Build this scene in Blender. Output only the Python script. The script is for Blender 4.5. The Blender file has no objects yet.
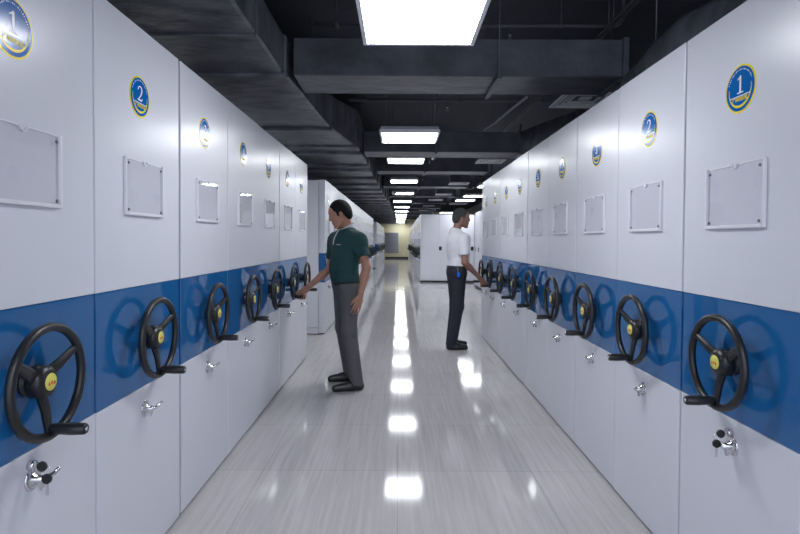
import bpy, bmesh, math, random
import numpy as np
from mathutils import Vector, Matrix
random.seed(7)
S = bpy.context.scene
COL = S.collection
PI = math.pi

# ------------------------------------------------------------------ materials
def mat(name, col, rough=0.5, metal=0.0, spec=0.5, bump=None, coat=0.0, emit=None, var=None):
    m = bpy.data.materials.new(name); m.use_nodes = True
    nt = m.node_tree; b = nt.nodes['Principled BSDF']
    b.inputs['Base Color'].default_value = (*col, 1)
    b.inputs['Roughness'].default_value = rough
    b.inputs['Metallic'].default_value = metal
    b.inputs['Specular IOR Level'].default_value = spec
    b.inputs['Coat Weight'].default_value = coat
    if emit:
        b.inputs['Emission Color'].default_value = (*emit[0], 1)
        b.inputs['Emission Strength'].default_value = emit[1]
    tc = None
    if bump or var:
        tc = nt.nodes.new('ShaderNodeTexCoord')
    if bump:
        sc, st, stretch = bump
        mp = nt.nodes.new('ShaderNodeMapping'); mp.inputs['Scale'].default_value = stretch
        nz = nt.nodes.new('ShaderNodeTexNoise'); nz.inputs['Scale'].default_value = sc; nz.inputs['Detail'].default_value = 4
        bp = nt.nodes.new('ShaderNodeBump'); bp.inputs['Strength'].default_value = st; bp.inputs['Distance'].default_value = 0.02
        nt.links.new(tc.outputs['Object'], mp.inputs['Vector']); nt.links.new(mp.outputs['Vector'], nz.inputs['Vector'])
        nt.links.new(nz.outputs['Fac'], bp.inputs['Height']); nt.links.new(bp.outputs['Normal'], b.inputs['Normal'])
    if var:
        sc, amt, stretch = var
        mp = nt.nodes.new('ShaderNodeMapping'); mp.inputs['Scale'].default_value = stretch
        nz = nt.nodes.new('ShaderNodeTexNoise'); nz.inputs['Scale'].default_value = sc; nz.inputs['Detail'].default_value = 5
        rp = nt.nodes.new('ShaderNodeValToRGB')
        rp.color_ramp.elements[0].position = .3; rp.color_ramp.elements[1].position = .7
        rp.color_ramp.elements[0].color = (*[c * (1 - amt) for c in col], 1)
        rp.color_ramp.elements[1].color = (*[min(1, c * (1 + amt)) for c in col], 1)
        nt.links.new(tc.outputs['Object'], mp.inputs['Vector']); nt.links.new(mp.outputs['Vector'], nz.inputs['Vector'])
        nt.links.new(nz.outputs['Fac'], rp.inputs['Fac']); nt.links.new(rp.outputs['Color'], b.inputs['Base Color'])
    return m

M = {}
M['white'] = mat('white_powder_coat', (.66, .67, .73), .27, bump=(260, .012, (1, 1, 1)), var=(.9, .02, (1, 1, 1)))
M['blue'] = mat('blue_gloss_panel', (.012, .110, .305), .02, spec=.6)
M['black'] = mat('black_plastic', (.012, .012, .014), .36, bump=(400, .03, (1, 1, 1)))
M['chrome'] = mat('chrome', (.72, .72, .74), .16, 1.0)
M['yellow'] = mat('yellow_print', (.90, .72, .01), .25)
M['badge_blue'] = mat('blue_print', (.0, .125, .43), .14)
M['print_white'] = mat('white_print', (.85, .85, .85), .3)
M['cap'] = mat('lime_cap', (.70, .66, .13), .35)
M['red'] = mat('red_print', (.6, .06, .02), .4)
M['dark'] = mat('dark_gap', (.012, .012, .014), .7)
M['frame'] = mat('frosted_frame_edge', (.74, .74, .78), .3)
M['screw'] = mat('screw_steel', (.18, .18, .2), .35, .8)
M['duct'] = mat('black_duct_wrap', (.064, .069, .086), .38, bump=(5, .6, (1, 1.6, 1)), var=(3.2, .45, (1, 2, 1)))
M['duct_lit'] = mat('lit_duct_wrap', (.115, .120, .138), .36, bump=(5, .7, (1, 1.6, 1)), var=(4.5, .55, (1, 1.6, 1)))  # paler copy of the duct wrap, missing bounce light put into its colour
M['ceil'] = mat('black_ceiling_paint', (.036, .040, .056), .7, bump=(14, .3, (1, 1, 1)))
M['pipe'] = mat('painted_pipe', (.07, .072, .085), .4)
M['rod'] = mat('hanger_wire', (.12, .12, .14), .4, .5)
M['lamp_body'] = mat('grey_lamp_body', (.30, .31, .34), .4)
M['lamp_frame'] = mat('white_lamp_frame', (.72, .72, .76), .35)
M['lamp'] = mat('lit_diffuser', (.9, .9, .9), .5, emit=((.93, .96, 1.0), 22.0))
M['vent'] = mat('grey_vent', (.86, .86, .87), .35)
M['cream'] = mat('cream_wall_paint', (.70, .66, .44), .6, bump=(60, .05, (1, 1, 1)))
M['wallgrey'] = mat('grey_wall_paint', (.45, .45, .48), .6)
M['shutter'] = mat('grey_shutter', (.22, .23, .27), .4, .2)
M['handle_black'] = mat('black_lock_plate', (.01, .01, .011), .3)
M['skin'] = mat('skin', (.36, .185, .122), .5, bump=(90, .06, (1, 1, 1)), var=(14, .08, (1, 1, 1)))
M['skin2'] = mat('tanned_skin', (.25, .125, .085), .5, bump=(90, .06, (1, 1, 1)), var=(14, .08, (1, 1, 1)))
M['hair'] = mat('black_hair', (.005, .0045, .0045), .7, spec=.2, bump=(330, .3, (1, 1, .5)))
M['hair2'] = mat('greying_hair', (.045, .044, .046), .75, spec=.2, bump=(330, .3, (1, 1, .5)), var=(120, .7, (1, 1, .5)))
M['polo_green'] = mat('dark_green_polo', (.004, .042, .046), .8, bump=(7, .9, (1, 1, 1.8)))
M['polo_white'] = mat('white_polo', (.70, .70, .75), .8, bump=(7, 1.0, (1, 1, 1.8)))
M['collar_grey'] = mat('grey_knit_collar', (.45, .46, .49), .8)
M['trouser_grey'] = mat('grey_trousers', (.085, .085, .09), .8, bump=(6, 1.0, (1, 1, .6)))
M['trouser_navy'] = mat('navy_trousers', (.012, .015, .028), .8, bump=(6, 1.0, (1, 1, .6)))
M['shoe'] = mat('black_shoe_leather', (.010, .010, .012), .3)
M['belt'] = mat('black_belt', (.010, .009, .009), .4)
M['eye_white'] = mat('eye_white', (.6, .58, .55), .2)
M['eye_dark'] = mat('eye_dark', (.01, .008, .006), .1)
M['fob_blue'] = mat('blue_fob', (.01, .16, .80), .3)
M['lip'] = mat('lips', (.30, .11, .085), .45)

def acrylic():
    m = bpy.data.materials.new('clear_acrylic'); m.use_nodes = True
    nt = m.node_tree; nt.nodes.clear()
    o = nt.nodes.new('ShaderNodeOutputMaterial'); mx = nt.nodes.new('ShaderNodeMixShader')
    t = nt.nodes.new('ShaderNodeBsdfTransparent'); t.inputs['Color'].default_value = (.985, .985, .99, 1)
    g = nt.nodes.new('ShaderNodeBsdfGlossy'); g.inputs['Roughness'].default_value = .03
    f = nt.nodes.new('ShaderNodeFresnel'); f.inputs['IOR'].default_value = 1.45
    ge = nt.nodes.new('ShaderNodeNewGeometry'); su = nt.nodes.new('ShaderNodeMath'); su.operation = 'SUBTRACT'; su.inputs[0].default_value = 1
    mu = nt.nodes.new('ShaderNodeMath'); mu.operation = 'MULTIPLY'
    nt.links.new(ge.outputs['Backfacing'], su.inputs[1]); nt.links.new(su.outputs[0], mu.inputs[0]); nt.links.new(f.outputs[0], mu.inputs[1])
    nt.links.new(mu.outputs[0], mx.inputs[0]); nt.links.new(t.outputs[0], mx.inputs[1]); nt.links.new(g.outputs[0], mx.inputs[2])
    nt.links.new(mx.outputs[0], o.inputs['Surface'])
    return m
M['acrylic'] = acrylic()

def floor_mat():
    m = bpy.data.materials.new('wood_grain_tile'); m.use_nodes = True
    nt = m.node_tree; b = nt.nodes['Principled BSDF']; L = nt.links
    tc = nt.nodes.new('ShaderNodeTexCoord')
    mp = nt.nodes.new('ShaderNodeMapping'); mp.inputs['Scale'].default_value = (46, 1.7, 1)
    L.new(tc.outputs['Object'], mp.inputs['Vector'])
    nz = nt.nodes.new('ShaderNodeTexNoise'); nz.inputs['Scale'].default_value = 1.0; nz.inputs['Detail'].default_value = 6; nz.inputs['Distortion'].default_value = .5
    L.new(mp.outputs['Vector'], nz.inputs['Vector'])
    rp = nt.nodes.new('ShaderNodeValToRGB')
    rp.color_ramp.elements[0].position = .30; rp.color_ramp.elements[0].color = (.45, .428, .436, 1)
    rp.color_ramp.elements[1].position = .68; rp.color_ramp.elements[1].color = (.535, .515, .523, 1)
    L.new(nz.outputs['Fac'], rp.inputs['Fac'])
    br = nt.nodes.new('ShaderNodeTexBrick'); br.offset = 0.0
    br.inputs['Scale'].default_value = 1.0; br.inputs['Brick Width'].default_value = .8; br.inputs['Row Height'].default_value = .8
    br.inputs['Mortar Size'].default_value = .0016; br.inputs['Mortar Smooth'].default_value = .2
    br.inputs['Color1'].default_value = (1, 1, 1, 1); br.inputs['Color2'].default_value = (.94, .94, .95, 1); br.inputs['Mortar'].default_value = (.62, .61, .62, 1)
    L.new(tc.outputs['Object'], br.inputs['Vector'])
    mx = nt.nodes.new('ShaderNodeMix'); mx.data_type = 'RGBA'; mx.blend_type = 'MULTIPLY'; mx.inputs[0].default_value = 1
    L.new(rp.outputs['Color'], mx.inputs[6]); L.new(br.outputs['Color'], mx.inputs[7])
    L.new(mx.outputs[2], b.inputs['Base Color'])
    b.inputs['Roughness'].default_value = .075
    b.inputs['Specular IOR Level'].default_value = .3
    bp = nt.nodes.new('ShaderNodeBump'); bp.inputs['Strength'].default_value = .015; bp.inputs['Distance'].default_value = .01
    L.new(nz.outputs['Fac'], bp.inputs['Height']); L.new(bp.outputs['Normal'], b.inputs['Normal'])
    return m
M['floor'] = floor_mat()

# ------------------------------------------------------------------ mesh builder
class MB:
    def __init__(self):
        self.bm = bmesh.new(); self.mats = []
    def _mi(self, m):
        if m not in self.mats: self.mats.append(m)
        return self.mats.index(m)
    def _paint(self, faces, m, smooth=False):
        i = self._mi(m)
        for f in faces:
            f.material_index = i; f.smooth = smooth
    def box(self, lo, hi, m, bevel=0, mtx=None, seg=1):
        lo = Vector(lo); hi = Vector(hi)
        r = bmesh.ops.create_cube(self.bm, size=1)
        vs = r['verts']
        c = (lo + hi) / 2; d = hi - lo
        for v in vs:
            v.co = Vector((v.co.x * d.x, v.co.y * d.y, v.co.z * d.z)) + c
        fs = list({f for v in vs for f in v.link_faces})
        if bevel:
            es = list({e for v in vs for e in v.link_edges})
            o = bmesh.ops.bevel(self.bm, geom=es, offset=bevel, segments=seg, affect='EDGES', profile=.5)
            fs = list({f for f in o['faces']} | {f for f in fs if f.is_valid})
            vs = list({v for f in fs for v in f.verts})
            fs = list({f for v in vs for f in v.link_faces})
        if mtx:
            for v in vs: v.co = mtx @ v.co
        self._paint(fs, m)
        return vs
    def ring(self, c, u, w, r, n):
        return [self.bm.verts.new(Vector(c) + u * (r * math.cos(2 * PI * k / n)) + w * (r * math.sin(2 * PI * k / n))) for k in range(n)]
    def lathe(self, a, ax, prof, m, n=20, caps=True, smooth=True):
        """prof: list of (distance along axis, radius)"""
        a = Vector(a); ax = Vector(ax).normalized()
        u = ax.orthogonal().normalized(); w = ax.cross(u)
        prev = None; fs = []
        for (t, r) in prof:
            cur = self.ring(a + ax * t, u, w, max(r, 1e-4), n)
            if prev:
                for k in range(n):
                    fs.append(self.bm.faces.new((prev[k], prev[(k + 1) % n], cur[(k + 1) % n], cur[k])))
            else: first = cur
            prev = cur
        cf = []
        if caps:
            cf.append(self.bm.faces.new(list(reversed(first)))); cf.append(self.bm.faces.new(prev))
        self._paint(fs, m, smooth); self._paint(cf, m, False)
    def cyl(self, a, b, r, m, n=12, r2=None):
        a = Vector(a); b = Vector(b)
        self.lathe(a, b - a, [(0, r), ((b - a).length, r if r2 is None else r2)], m, n)
    def tube(self, pts, r, m, n=10, closed=False):
        pts = [Vector(p) for p in pts]; N = len(pts); rings = []; u = None
        for i, p in enumerate(pts):
            if closed: t = (pts[(i + 1) % N] - pts[i - 1]).normalized()
            else: t = (pts[min(i + 1, N - 1)] - pts[max(i - 1, 0)]).normalized()
            if u is None: u = t.orthogonal().normalized()
            else:
                u = (u - t * u.dot(t)).normalized()
            w = t.cross(u)
            rr = r[i] if isinstance(r, (list, tuple)) else r
            rings.append(self.ring(p, u, w, rr, n))
        fs = []
        for i in range(N if closed else N - 1):
            A = rings[i]; B = rings[(i + 1) % N]
            for k in range(n):
                fs.append(self.bm.faces.new((A[k], A[(k + 1) % n], B[(k + 1) % n], B[k])))
        cf = []
        if not closed:
            cf = [self.bm.faces.new(list(reversed(rings[0]))), self.bm.faces.new(rings[-1])]
        self._paint(fs, m, True); self._paint(cf, m)
    def poly(self, pts, m):
        f = self.bm.faces.new([self.bm.verts.new(Vector(p)) for p in pts]); self._paint([f], m)
    def prism(self, pts2, x0, x1, m):
        """outline in local (y,z), solid between x0 and x1 (x1 is the outside)"""
        A = [self.bm.verts.new((x0, p[0], p[1])) for p in pts2]
        B = [self.bm.verts.new((x1, p[0], p[1])) for p in pts2]
        n = len(pts2)
        fs = [self.bm.faces.new(B), self.bm.faces.new(list(reversed(A)))]
        for k in range(n):
            fs.append(self.bm.faces.new((A[k], A[(k + 1) % n], B[(k + 1) % n], B[k])))
        self._paint(fs, m)
    def strip(self, pts2, widths, x0, x1, m):
        """ribbon of varying width along a centre line in (y,z)"""
        n = len(pts2); Lf = []; Rt = []
        for i in range(n):
            a = Vector(pts2[max(i - 1, 0)]); b = Vector(pts2[min(i + 1, n - 1)])
            t = (b - a).normalized(); nn = Vector((-t.y, t.x)) * widths[i] / 2
            p = Vector(pts2[i]); Lf.append(p + nn); Rt.append(p - nn)
        for i in range(n - 1):
            self.prism([Lf[i], Rt[i], Rt[i + 1], Lf[i + 1]], x0, x1, m)
    def loft(self, secs, m, smooth=False):
        """secs: list of equal-length loops of 3-d points"""
        rings = [[self.bm.verts.new(Vector(p)) for p in s] for s in secs]; n = len(rings[0]); fs = []
        for A, B in zip(rings, rings[1:]):
            for k in range(n):
                fs.append(self.bm.faces.new((A[k], A[(k + 1) % n], B[(k + 1) % n], B[k])))
        fs.append(self.bm.faces.new(list(reversed(rings[0])))); fs.append(self.bm.faces.new(rings[-1]))
        self._paint(fs, m, smooth)
    def mesh(self, name):
        bmesh.ops.recalc_face_normals(self.bm, faces=self.bm.faces[:])
        me = bpy.data.meshes.new(name); self.bm.to_mesh(me); self.bm.free()
        for k in self.mats: me.materials.append(M[k])
        return me
    def build(self, name, parent=None):
        return link(name, self.mesh(name), parent)

def link(name, data, parent=None):
    o = bpy.data.objects.new(name, data); COL.objects.link(o)
    if parent: o.parent = parent
    return o
def tag(o, label, cat, group=None):
    o['label'] = label; o['category'] = cat
    if group: o['group'] = group
    return o
def thing(name, label, cat, loc=(0, 0, 0), rz=0, group=None):
    o = link(name, None); o.location = loc; o.rotation_euler = (0, 0, rz); o.empty_display_size = .1
    return tag(o, label, cat, group)
KIDS = {}
def copy_tree(o, parent=None):
    c = o.copy(); COL.objects.link(c)
    if parent: c.parent = parent
    for ch in list(o.children):
        copy_tree(ch, c)
    return c
def struct(mb, name):
    o = mb.build(name); o['kind'] = 'structure'; return o

def text_mesh(body, size, name, m, x=0.0, thick=.0006, squash=1.0):
    cu = bpy.data.curves.new(name, 'FONT'); cu.body = body; cu.size = size; cu.align_x = 'CENTER'; cu.align_y = 'CENTER'
    cu.extrude = thick / 2; cu.resolution_u = 3
    t = bpy.data.objects.new(name, cu); COL.objects.link(t)
    bpy.context.view_layer.update()
    me = bpy.data.meshes.new_from_object(t.evaluated_get(bpy.context.evaluated_depsgraph_get()))
    bpy.data.objects.remove(t); bpy.data.curves.remove(cu)
    for v in me.vertices:
        tx, ty, tz = v.co
        v.co = (x + tz, tx * squash, ty)
    me.name = name; me.materials.clear(); me.materials.append(m)
    return me

# ------------------------------------------------------------------ measurements of the place
CAM_H = 1.38
XL, XR = -1.0764, 1.1958            # aisle faces of the two near rows
YL0, PL, NL = 1.1767, .7353, 7
YR0, PR, NR = 1.582, .691, 9
HL, HR = 2.25, 2.215
FAR = 40.0
LEN = 2.1

# ------------------------------------------------------------------ the setting
b = MB(); b.box((-4.4, -2.5, -.1), (4.6, FAR, 0), 'floor'); struct(b, 'floor')
b = MB(); b.box((-4.4, -2.5, 3.5), (4.6, FAR, 3.6), 'ceil'); struct(b, 'ceiling')
b = MB(); b.box((-4.4, FAR, 0), (4.6, FAR + .12, 3.5), 'cream'); struct(b, 'wall_far')
b = MB(); b.box((-4.52, -2.5, 0), (-4.4, FAR, 3.5), 'wallgrey'); struct(b, 'wall_left')
b = MB(); b.box((4.6, -2.5, 0), (4.72, FAR, 3.5), 'wallgrey'); struct(b, 'wall_right')
b = MB(); b.box((-1.05, FAR - .03, 0), (.69, FAR, .13), 'dark'); struct(b, 'baseboard_far')

# grey louvred shutter on the far wall
sh = thing('louvre_shutter', 'grey louvred shutter on the cream wall at the end of the aisle', 'shutter', (-.555, FAR - .001, .42))
b = MB()
for (x0, x1, z0, z1) in ((-.5, -.45, 0, 1.5), (.45, .5, 0, 1.5), (-.45, .45, 0, .05), (-.45, .45, 1.45, 1.5)):
    b.box((x0, -.06, z0), (x1, 0, z1), 'shutter')
b.build('frame', sh)
b = MB()
for k in range(14):
    z = .07 + k * .1
    b.box((-.45, -.045, -.004), (.45, .045, .004), 'shutter', mtx=Matrix.Translation((0, -.035, z + .03)) @ Matrix.Rotation(math.radians(50), 4, 'X'))
b.box((-.45, -.012, .04), (.45, 0, 1.46), 'shutter')
b.build('slats', sh)
b = MB(); b.box((-.06, -.012, 0), (.06, 0, .085), 'print_white', .003)
o = b.build('wall_socket'); o.location = (.36, FAR, .3); tag(o, 'small white socket low on the cream far wall', 'socket')

# ------------------------------------------------------------------ shelving unit parts (local: +x out into the aisle, y along it, z up)
def body_mesh(w, H, length=LEN):
    b = MB(); b.box((-length, -w / 2 + .012, .05), (-.085, w / 2 - .012, H - .006), 'white', .002)
    return b.mesh('cabinet_body')
def base_mesh(w, length=LEN):
    b = MB(); b.box((-length + .02, -w / 2 + .02, 0), (-.02, w / 2 - .02, .06), 'dark'); return b.mesh('carriage_base')
def panel_mesh(w, z0, z1, m, name, out=0.0):
    b = MB(); b.box((-.09, -w / 2 + .0055, z0), (out, w / 2 - .0055, z1), m, .003, seg=2); return b.mesh(name)

def badge_mesh():
    R = .084; b = MB(); n = 40
    circ = lambda r: [(r * math.cos(2 * PI * k / n), r * math.sin(2 * PI * k / n)) for k in range(n)]
    b.prism(circ(R), 0, .0018, 'yellow')
    b.prism(circ(R * .925), 0, .0024, 'badge_blue')
    pts = []; wd = []
    for k in range(25):
        a = math.radians(172 + k * (196 / 24)); pts.append((R * .735 * math.cos(a), R * .735 * math.sin(a)))
        wd.append(R * (.015 + .085 * math.sin(PI * k / 24) ** 1.5))
    b.strip(pts, wd, .0018, .003, 'yellow')
    b.strip([(-R * .66, -R * .30), (R * .66, -R * .30)], [R * .035] * 2, .0018, .003, 'print_white')
    for k in range(23):                                                       # the fine rim lettering
        a = math.radians(22 + k * 136 / 22); h = (.020 + .010 * (k % 3)) * R
        c = (R * .80 * math.cos(a), R * .80 * math.sin(a)); t = (-math.sin(a) * h * .55, math.cos(a) * h * .55)
        b.strip([(c[0] - t[0], c[1] - t[1]), (c[0] + t[0], c[1] + t[1])], [h * 1.3] * 2, .0018, .003, 'print_white')
    return b.mesh('badge')
R_ = .084
def numeral_mesh(nr):
    s = R_
    if nr == 1:
        b = MB()
        b.strip([(.02 * s, .52 * s), (.02 * s, -.14 * s)], [.10 * s] * 2, .0022, .0034, 'print_white')
        b.strip([(-.16 * s, .40 * s), (-.03 * s, .47 * s), (.05 * s, .53 * s)], [.03 * s, .06 * s, .07 * s], .0022, .0034, 'print_white')
        b.strip([(-.17 * s, -.16 * s), (.21 * s, -.16 * s)], [.05 * s] * 2, .0022, .0034, 'print_white')
        return b.mesh('numeral')
    if nr == 2:
        b = MB()
        P = [(-.20, .34), (-.16, .45), (-.06, .51), (.06, .51), (.16, .43), (.18, .31), (.12, .17), (0, .02), (-.13, -.09), (-.22, -.145)]
        W = [.06, .055, .05, .06, .09, .10, .085, .06, .045, .04]
        b.strip([(p[0] * s, p[1] * s) for p in P], [w * s for w in W], .0022, .0034, 'print_white')
        b.strip([(-.23 * s, -.15 * s), (.16 * s, -.15 * s), (.235 * s, -.05 * s)], [.065 * s, .08 * s, .03 * s], .0022, .0034, 'print_white')
        return b.mesh('numeral')
    me = text_mesh(str(nr), .074, 'numeral', M['print_white'], .003, .0012, .9)
    for v in me.vertices: v.co.z += .17 * s
    return me
def caption_mesh():
    me = text_mesh('广州档案馆', .0165, 'caption', M['yellow'], .003, .0012, 1.0)
    for v in me.vertices: v.co.z -= .44 * R_
    return me

def frame_mesh():
    b = MB(); w, h = .168, .114
    b.box((0, -w, -h), (.012, -w + .008, h), 'frame', .0015); b.box((0, w - .008, -h), (.012, w, h), 'frame', .0015)
    b.box((0, -w + .011, -h), (.014, w - .011, -h + .012), 'frame', .0015)
    b.box((0, -w + .011, h - .004), (.003, -.018, h), 'frame'); b.box((0, .018, h - .004), (.003, w - .011, h), 'frame')
    b.strip([(-.018, h), (-.012, h - .012), (0, h - .017), (.012, h - .012), (.018, h)], [.003] * 5, .0, .0085, 'frame')
    return b.mesh('document_frame')
def sheet_mesh():
    b = MB(); w, h = .157, .108
    pts = [(-w, -h + .008), (w, -h + .008), (w, h), (.018, h), (.012, h - .012), (0, h - .017), (-.012, h - .012), (-.018, h), (-w, h)]
    b.prism(pts, .004, .0075, 'acrylic'); return b.mesh('acrylic_sheet')
def screw_mesh():
    b = MB(); b.lathe((0, 0, 0), (1, 0, 0), [(0, .0055), (.003, .0055), (.0045, .0035)], 'screw', 10); return b.mesh('screw')

WP = .064     # wheel plane stands this far off the panel
WR = .158
def rim_mesh(n=40, k=12):
    b = MB(); b.tube([(WP, WR * math.cos(2 * PI * i / n), WR * math.sin(2 * PI * i / n)) for i in range(n)], .0135, 'black', k, True); return b.mesh('rim')
def spoke_mesh():
    b = MB()
    A = (WP + .000, .036); B = (WP, WR - .006)
    secs = []
    for t, wd, th, xo in ((0, .021, .009, -.022), (.4, .017, .008, -.010), (1, .0125, .007, 0)):
        r = A[1] + (B[1] - A[1]) * t; x = WP + xo
        secs.append([(x + th, -wd * .5, r), (x + th, wd * .5, r), (x + th * .2, wd, r), (x - th, wd * .8, r), (x - th, -wd * .8, r), (x + th * .2, -wd, r)])
    b.loft(secs, 'black'); return b.mesh('spoke')
def hub_mesh():
    b = MB(); b.lathe((0, 0, 0), (1, 0, 0), [(0, .044), (.010, .044), (.014, .038), (.020, .038), (.024, .049), (.052, .048), (.062, .043), (.068, .032), (.069, .0255)], 'black', 24)
    return b.mesh('hub')
def cap_mesh():
    b = MB(); b.lathe((.066, 0, 0), (1, 0, 0), [(0, .0255), (.0045, .0250), (.006, .0235), (.006, .001)], 'cap', 24)
    for i in (-1, 0, 1):
        c = (i * .0115, -.003 + .0025 * (i == 0))
        b.prism([(c[0] - .0042, c[1] - .005), (c[0] + .0042, c[1] - .005), (c[0] + .003, c[1] + .001), (c[0], c[1] + .0055), (c[0] - .003, c[1] + .001)], .0715, .0728, 'red')
    return b.mesh('hub_cap')
GR = .137     # radius the grip sits at
def grip_mesh():
    b = MB()
    b.lathe((WP - .006, 0, -GR), (1, 0, 0), [(0, .010), (.012, .010), (.014, .0145), (.02, .0155), (.072, .0178), (.109, .0165), (.114, .013)], 'black', 16)
    b.lathe((WP + .105, 0, -GR), (1, 0, 0), [(0, .006), (.0045, .006)], 'chrome', 10)
    return b.mesh('grip')
def lock_mesh(keyed):
    b = MB()
    b.lathe((0, 0, 0), (1, 0, 0), [(0, .034), (.003, .034), (.006, .031), (.006, .027), (.003, .025), (.003, .018), (.010, .017), (.011, .012), (.036, .011), (.038, .009)], 'chrome', 24)
    b.box((.020, -.010, -.034), (.028, .010, .004), 'chrome', .003, mtx=Matrix.Rotation(math.radians(18), 4, 'X'))
    b.tube([(.031, 0, 0), (.042, .008, .002), (.050, .022, .008), (.054, .040, .016)], [.0075, .0075, .0068, .006], 'chrome', 10)
    if keyed:
        b.lathe((0, -.010, .045), (1, 0, 0), [(0, .015), (.016, .0145), (.018, .0125), (.018, .004)], 'chrome', 18)
    return b.mesh('lock')

def seg_wheel(detail):
    """hand wheel: hub is the part, the rest its sub-parts"""
    return dict(rim=rim_mesh() if detail else rim_mesh(24, 6), spoke=spoke_mesh(), hub=hub_mesh(), cap=cap_mesh(), grip=grip_mesh())
WM = seg_wheel(True)
FRM, SHT, SCR, BDG, CAP_T = frame_mesh(), sheet_mesh(), screw_mesh(), badge_mesh(), caption_mesh()
LK, LKK = lock_mesh(False), lock_mesh(True)
NUM = {k: numeral_mesh(k) for k in range(1, 10)}

def far_wheel_mesh():
    b = MB()
    b.tube([(WP, WR * math.cos(2 * PI * i / 24), WR * math.sin(2 * PI * i / 24)) for i in range(24)], .0135, 'black', 6, True)
    b.lathe((0, 0, 0), (1, 0, 0), [(0, .045), (.06, .046), (.07, .03)], 'black', 12)
    for a in (PI, PI / 3, -PI / 3):
        b.box((WP - .007, -.012, .03), (WP + .008, .012, WR - .005), 'black', mtx=Matrix.Rotation(a, 4, 'X'))
    b.lathe((WP, 0, -GR), (1, 0, 0), [(0, .013), (.02, .0155), (.115, .017)], 'black', 8)
    return b.mesh('hand_wheel')
FW = far_wheel_mesh()

def make_unit(w, H, z0, z1, number, near, keyed, zb):
    """one mobile shelving unit; returns its Empty"""
    r = link('shelving_unit', None)
    key = (w, H, z0, z1)
    if key not in KIDS:
        KIDS[key] = dict(body=body_mesh(w, H), base=base_mesh(w), up=panel_mesh(w, z1 + .001, H, 'white', 'upper_panel'),
                         lo=panel_mesh(w, .014, z0 - .001, 'white', 'lower_panel'), band=panel_mesh(w, z0, z1, 'blue', 'blue_band', -.0015))
    K = KIDS[key]
    link('cabinet_body', K['body'], r); link('carriage_base', K['base'], r)
    link('upper_panel', K['up'], r); link('lower_panel', K['lo'], r); o = link('blue_band', K['band'], r); o['label'] = 'glossy blue band'
    zc = (z0 + z1) / 2
    bd = link('badge', BDG, r); bd.location = (0, -.035 if zb > 1.95 else .02, zb); bd['label'] = 'round blue badge with yellow rim'
    if near:
        link('numeral', NUM[number], bd); link('caption', CAP_T, bd)
    fr = link('document_frame', FRM, r); fr.location = (0, 0, zb - .375)
    link('acrylic_sheet', SHT, fr)
    if near:
        for sy in (-1, 1):
            for sz in (-1, 1):
                s = link('screw', SCR, fr); s.location = (.0075, sy * .143, sz * .092)
        hb = link('hand_wheel', WM['hub'], r); hb.location = (0, .013 if number == 1 else 0, zc - .006)
        link('rim', WM['rim'], hb)
        for a in (PI, PI / 3, -PI / 3):
            s = link('spoke', WM['spoke'], hb); s.rotation_euler = (a, 0, 0)
        c = link('hub_cap', WM['cap'], hb); c['label'] = 'lime yellow hub cap with red marks'
        link('grip', WM['grip'], hb)
    else:
        hb = link('hand_wheel', FW, r); hb.location = (0, 0, zc - .006)
    lk = link('lock', LKK if keyed else LK, r); lk.location = (0, (.030 if zb > 1.95 else .014) if keyed else 0, (.670 if zb > 1.95 else .652) if keyed else .66); lk['label'] = 'chrome lever lock'
    return r

words = ['', 'first', 'second', 'third', 'fourth', 'fifth', 'sixth', 'seventh', 'eighth', 'ninth', 'tenth', 'eleventh', 'twelfth', 'thirteenth', 'fourteenth',
         'fifteenth', 'sixteenth', 'seventeenth', 'eighteenth', 'nineteenth', 'twentieth', 'twenty-first']
jl = [0, .003, .002, .003, -.001, .002, .0]
sl_ = [0, -.006, .008, .006, .002, 0, .004]
for k in range(NL):
    u = make_unit(PL, HL, .756, 1.182, k + 1, True, k == 0, 1.962)
    u.location = (XL + jl[k], YL0 + PL * (k + .5) + sl_[k], 0)
    extra = {0: ', keys hanging in its lock', 5: ', wheel held by man in green'}.get(k, '')
    tag(u, f'white unit badged {k + 1} in the near left row{extra}', 'shelving unit', 'near left row of shelving units')
jr = [0, -.001, .002, 0, .002, -.001, .002, 0, .002]
for k in range(NR):
    u = make_unit(PR, HR, .748, 1.168, k + 1, True, k == 0, 1.918)
    u.location = (XR + jr[k], YR0 + PR * (k + .5), 0); u.rotation_euler = (0, 0, PI)
    extra = {0: ', keys hanging in its lock', 7: ', wheel held by man in white'}.get(k, '')
    tag(u, f'white unit badged {k + 1} in the near right row{extra}', 'shelving unit', 'near right row of shelving units')

# the farther rows
def far_row(x, y0, n, pitch, H, rz, where, group, zc0, zc1):
    first = None
    for k in range(n):
        if first is None: u = first = make_unit(pitch, H, zc0, zc1, 1, False, False, 1.93)
        else: u = copy_tree(first)
        u.location = (x, y0 + pitch * (k + .5), 0); u.rotation_euler = (0, 0, rz)
        tag(u, f'white shelving unit, {words[k + 1]} from the near end of the {where}', 'shelving unit', group)
    return first
a1 = far_row(XL, 7.84, 20, .735, HL, 0, 'middle left row', 'middle left row of shelving units', .756, 1.182)
a2 = far_row(XL, 26.0, 18, .735, HL, 0, 'farthest left row', 'farthest left row of shelving units', .756, 1.182)
LEN_R = 1.75
KEEP = LEN; LEN = LEN_R
body_mesh.__defaults__ = (LEN_R,); base_mesh.__defaults__ = (LEN_R,)
b1 = far_row(.70, 17.93, 11, .70, HR, PI, 'middle right row', 'middle right row of shelving units', .748, 1.169)
KIDS.clear()
b2 = far_row(.74, 28.0, 15, .70, HR, PI, 'farthest right row', 'farthest right row of shelving units', .748, 1.169)

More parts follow.
